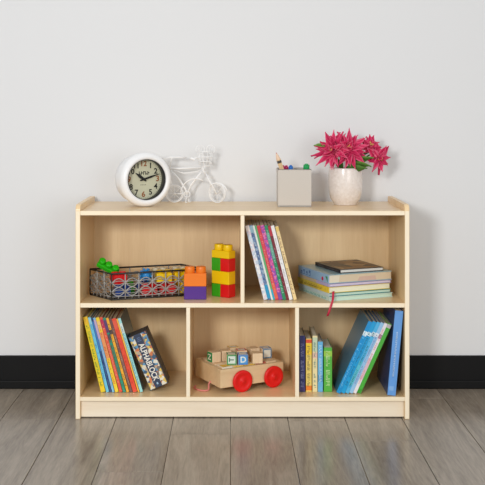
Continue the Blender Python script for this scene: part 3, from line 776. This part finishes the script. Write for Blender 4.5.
# --- lower right: six leaning right
lean = 24.3; c_ = math.cos(R(lean)); yy = .040
m_art = patchwork('blue_grey_cover_art', [(58, 92, 112), (66, 104, 124), (50, 82, 104), (74, 110, 128)], 12)
LRB = [
 ((0, 142, 206), .0150, 'bright blue book, leftmost of those leaning right in the lower right compartment', (120, 206, 240), [(.80, .86, (230, 240, 244))], (66, 126, 156), .290),
 ((10, 156, 214), .0150, 'azure book second from the left in the lower right leaning set', (20, 90, 130), [(.80, .85, (210, 234, 240))], (30, 90, 130), .289),
 ((76, 178, 226), .0135, 'sky blue book third from the left in the lower right leaning set', (20, 110, 120), [(.80, .86, (200, 220, 230)), (.12, .45, (90, 190, 210))], (40, 100, 150), .287),
 ((150, 196, 232), .0130, 'powder blue book between sky blue and white ones', (120, 140, 190), [(.80, .85, (226, 232, 238))], (70, 110, 160), .285),
 ((232, 228, 232), .0125, 'white book with pink print left of the bright green one', (222, 150, 150), [(.2, .5, (220, 190, 200)), (.78, .84, (160, 130, 150))], (160, 170, 180), .283),
 ((66, 170, 50), .0155, 'bright green book, rightmost of the leaning set', None, [(.0, .06, (50, 150, 40)), (.94, .99, (200, 190, 190))], (150, 196, 70), .280)]
tot = sum(b_[1] for b_ in LRB) / c_
x = .4370 - tot
for k, (col, tk, lab, ink, bands, cov, H) in enumerate(LRB):
    x += tk / c_
    make_book(lab, tk - .0003, H, .230, col, (x, yy + (k % 2) * .001, Z_BOT + .0003), (0, R(lean), 0), cov, 'books leaning right in the lower right compartment', right=True, ink=ink, bands=bands, seed=100 + k, art=None)
tl = make_book('tall cornflower blue hardback at the far right beside the right side panel', .0305, .312, .26, (96, 154, 220), (.5615, .0135, Z_BOT + .0004), (0, R(5.3), 0), (38, 62, 116), None, right=True, paper=False)
ib = MB(); rnd = random.Random(4); zq = .07
while zq < .235:
    l = rnd.uniform(.003, .006); ib.box((-.019, -.0005, zq), (-.0125, .0006, zq + l * .5)); ib.box((-.019 + rnd.choice((0, .004)), -.0005, zq), (-.0165 + rnd.choice((0, .003)), .0006, zq + l)); zq += l + .0016
ib.build('spine_lettering', plain('pale_blue_lettering', (196, 220, 242), .5), tl)
MB().box((-.026, -.0005, .018), (-.010, .0006, .034), bev=.0002).build('spine_emblem', plain('dusk_blue_print', (130, 176, 226), .5), tl)

# ------------------------------------------------------------------ wooden cart with letter blocks
w_cart = wood('pale_beech', (214, 182, 138), (228, 200, 158), 'X', .5, 20)
ca_ = 28.0
cart = thing('toy_cart', 'wooden pull along cart with red wheels carrying letter blocks in the lower middle compartment', 'toy cart', (-.0805, .031, Z_BOT + .0004), (0, 0, R(ca_)))
CL, CD, C0, C1 = .270, .210, .022, .0895
MB().box((.015, .013, C0 + .024), (CL - .015, CD - .013, C0 + .0295)).build('tray_floor', w_cart, cart)
MB().box((0, 0, C0 + .0), (CL, .014, C1), bev=.0018).build('side_board', w_cart, cart)
MB().box((0, CD - .014, C0), (CL, CD, C1), bev=.0018).build('side_board', w_cart, cart)
MB().box((0, .0142, C0), (.016, CD - .0142, C1 - .0004), bev=.0016).build('end_board', w_cart, cart)
MB().box((CL - .016, .0142, C0), (CL, CD - .0142, C1 - .0004), bev=.0016).build('end_board', w_cart, cart)
m_rw = plain('red_painted_wheel', (222, 26, 24), .35, .35)
WR = .0405
for lx in (.088, .222):
    MB().cyl(.0045, -.006, CD + .006, 14, T(lx, 0, WR) @ RX(-90)).build('axle', w_cart, cart)
    for ly, s in ((-.0145, 0), (CD + .0025, 1)):
        whl = MB().lathe([(0, 0), (.030, 0), (WR - .002, .001), (WR, .003), (WR, .009), (WR - .002, .011), (.0285, .0115), (.0265, .010), (.012, .010), (.0105, .0115), (0, .0118)], 44,
                   T(lx, ly + (0.012 if s == 0 else 0), WR) @ RX(90 if s == 0 else -90)).build('wheel', m_rw, cart)
        MB().lathe([(0, .0112), (.0058, .0112), (.0052, .0140), (.003, .0150), (0, .0152)], 18, T(lx, ly + (0.012 if s == 0 else 0), WR) @ RX(90 if s == 0 else -90)).build('hub_cap', m_rw, whl)
MBt = MB()
pts = [Vector((.0, .082, .030)), Vector((-.008, .080, .020)), Vector((-.016, .066, .006)), Vector((-.028, .062, .0035)), Vector((-.044, .072, .0035)), Vector((-.052, .096, .0035)), Vector((-.049, .122, .0035)), Vector((-.032, .140, .004))]
sm_ = []
for i in range(len(pts) - 1):
    p0 = pts[max(i - 1, 0)]; p1 = pts[i]; p2 = pts[i + 1]; p3 = pts[min(i + 2, len(pts) - 1)]
    for k in range(6):
        t = k / 6; sm_.append(.5 * ((2 * p1) + (p2 - p0) * t + (2 * p0 - 5 * p1 + 4 * p2 - p3) * t * t + (3 * p1 - p0 - 3 * p2 + p3) * t ** 3))
MBt.tube(sm_, .0030, 8).build('pull_string', plain('pink_string', (222, 134, 126), .8), cart)
# letter blocks
w_blk = wood('block_wood', (220, 190, 150), (234, 208, 172), 'Z', .55, 24)
BS = .0385
def lblock(label, loc, rz, faces=(), roll=0, S=BS):
    o = thing('letter_block', label, 'toy block', loc, (0, 0, R(rz)), 'wooden letter blocks on the cart')
    MB().box((-S / 2, -S / 2, 0), (S / 2, S / 2, S), bev=.0016).build('cube', w_blk, o)
    for (side, letter, fcol, ground, lcol, turn) in faces:
        # side: angle of the face about Z (0 = front -y, 90 = right +x, -90 = left) or 'top'
        if side == 'top': M = T(0, 0, S)
        else: M = T(0, 0, S / 2) @ RZ(side) @ T(0, -S / 2, 0) @ RX(90)
        h = S / 2 - .0012; i_ = h - .0042; fr_ = MB()
        mf = plain(f'paint_{fcol}', fcol, .45)
        if ground is None:
            fr_.box((-h, -h, -.0002), (h, h, .0005), M)
        else:
            for (a, b_, c2, d2) in ((-h, -h, h, -i_), (-h, i_, h, h), (-h, -i_, -i_, i_), (i_, -i_, h, i_)): fr_.box((a, b_, -.0002), (c2, d2, .0005), M)
        fo = fr_.build('painted_face' if ground is None else 'painted_frame', mf, o)
        if ground is not None: MB().box((-i_, -i_, -.0002), (i_, i_, .0003), M).build('painted_panel', plain(f'paint_{ground}', ground, .5), o)
        if letter: MB().text(letter, S * (.66 if turn and ground else .80), M @ T(0, 0, .0005) @ RZ(turn), .0004).build('letter', plain(f'paint_{lcol}', lcol, .45), o)
    return o
GR, BLu, YE, RE, WH = (24, 140, 76), (46, 124, 196), (226, 184, 60), (204, 60, 60), (226, 224, 210)
ci, si = math.cos(R(ca_)), math.sin(R(ca_))
def onc(u_, v_, z): return (-.0805 + u_ * ci - v_ * si, .031 + u_ * si + v_ * ci, Z_BOT + z)
# lower layer inside the tray: 6 x 3, tops stand just over the boards
cols = [None, WH, YE, RE, None, BLu]
names = {None: 'plain wood', WH: 'white faced', YE: 'yellow framed', RE: 'red framed', BLu: 'blue framed'}
nu, nv = 5, 3
z0 = C0 + .0302; S2 = .0450
posn = ['first', 'second', 'third', 'fourth', 'fifth']; rown = ['front', 'middle', 'back']
zlow = z0
HB = .0655
for j in range(nv):
    for i in range(nu):
        c = cols[(i * 2 + j * 3 + 1) % 6] if j else [WH, YE, YE, RE, None][i]
        u_ = .016 + .0235 + i * .0472 ; v_ = .014 + .0280 + j * .0570
        fs = [] if c is None else [(0, '', c, WH if c != WH else YE, c, 0), ('top', '', c, WH if c != WH else YE, c, 0)]
        o = lblock(f'{names[c]} block in the cart tray, {rown[j]} row, {posn[i]} from the pull string end', onc(u_, v_, z0), ca_, fs, S=.0455)
        o.scale = (1, 1, (C1 + .0035 - z0) / .0455)
zt = C1 + .0042
def top(label, X, Y, rz, faces=()): lblock(label, (X, Y, Z_BOT + zt), rz, faces)
top('green framed block with a sideways letter at the left end of the cart', -.106, .148, 32, [(-90, 'N', GR, None, WH, 90)])
top('plain wood block between the two green letter blocks on the cart', -.0635, .172, 16)
top('green framed block with a sideways T on the cart', -.0405, .112, 4, [(0, 'T', GR, (214, 226, 214), (20, 96, 66), 90), ('top', '', GR, WH, GR, 0)])
top('blue framed block with a letter D on the cart', .0015, .112, 6, [(0, 'D', BLu, (86, 160, 220), (232, 236, 226), 0), (-90, '', (30, 70, 130), None, WH, 0), ('top', '', BLu, WH, BLu, 0)])
top('plain pale wood block at the right front of the cart', .0560, .132, 8)
top('yellow topped block in the back row behind the T block', -.034, .222, 20, [('top', '', YE, WH, YE, 0)])
top('red topped block behind the letter D block', -.003, .176, 12, [('top', '', RE, WH, RE, 0)])
top('plain wood block in the back row behind the right front block', .044, .212, 25, [])
top('blue framed block at the far right end of the cart', .091, .212, 20, [(0, '', (96, 130, 160), WH, WH, 0), ('top', '', BLu, WH, BLu, 0)])

# ------------------------------------------------------------------ camera and light
cd = bpy.data.cameras.new('camera'); cam = bpy.data.objects.new('camera', cd); COL.objects.link(cam)
cam.location = (-0.0457, -3.653, 1.115); cam.rotation_euler = (R(90), 0, 0)
cd.sensor_width = 36; cd.lens = 1000 / 485 * 36
cd.shift_x = (242.5 - 230) / 485; cd.shift_y = -(242.5 - 114) / 485
cd.clip_start = .05
sc.camera = cam

def area(name, loc, target, size, power, col=(1, 1, 1)):
    l = bpy.data.lights.new(name, 'AREA'); l.shape = 'SQUARE'; l.size = size; l.energy = power; l.color = col
    o = bpy.data.objects.new(name, l); COL.objects.link(o); o.location = loc
    o.rotation_euler = (Vector(target) - Vector(loc)).to_track_quat('-Z', 'Y').to_euler()
    return o
area('key_softbox', (-1.12, -3.8, 1.60), (-.1, .3, .3), .55, 64)
area('fill_softbox', (1.7, -4.2, 1.2), (0, .2, .3), 1.6, 26)
wd_ = bpy.data.worlds.new('studio'); sc.world = wd_; wd_.use_nodes = True
bg = wd_.node_tree.nodes['Background']; bg.inputs['Color'].default_value = (1, 1, 1, 1); bg.inputs['Strength'].default_value = .60
sc.view_settings.view_transform = 'Standard'; sc.view_settings.look = 'None'
sc.view_settings.exposure = 0.15; sc.view_settings.gamma = 1.0
sc.view_settings.use_curve_mapping = False
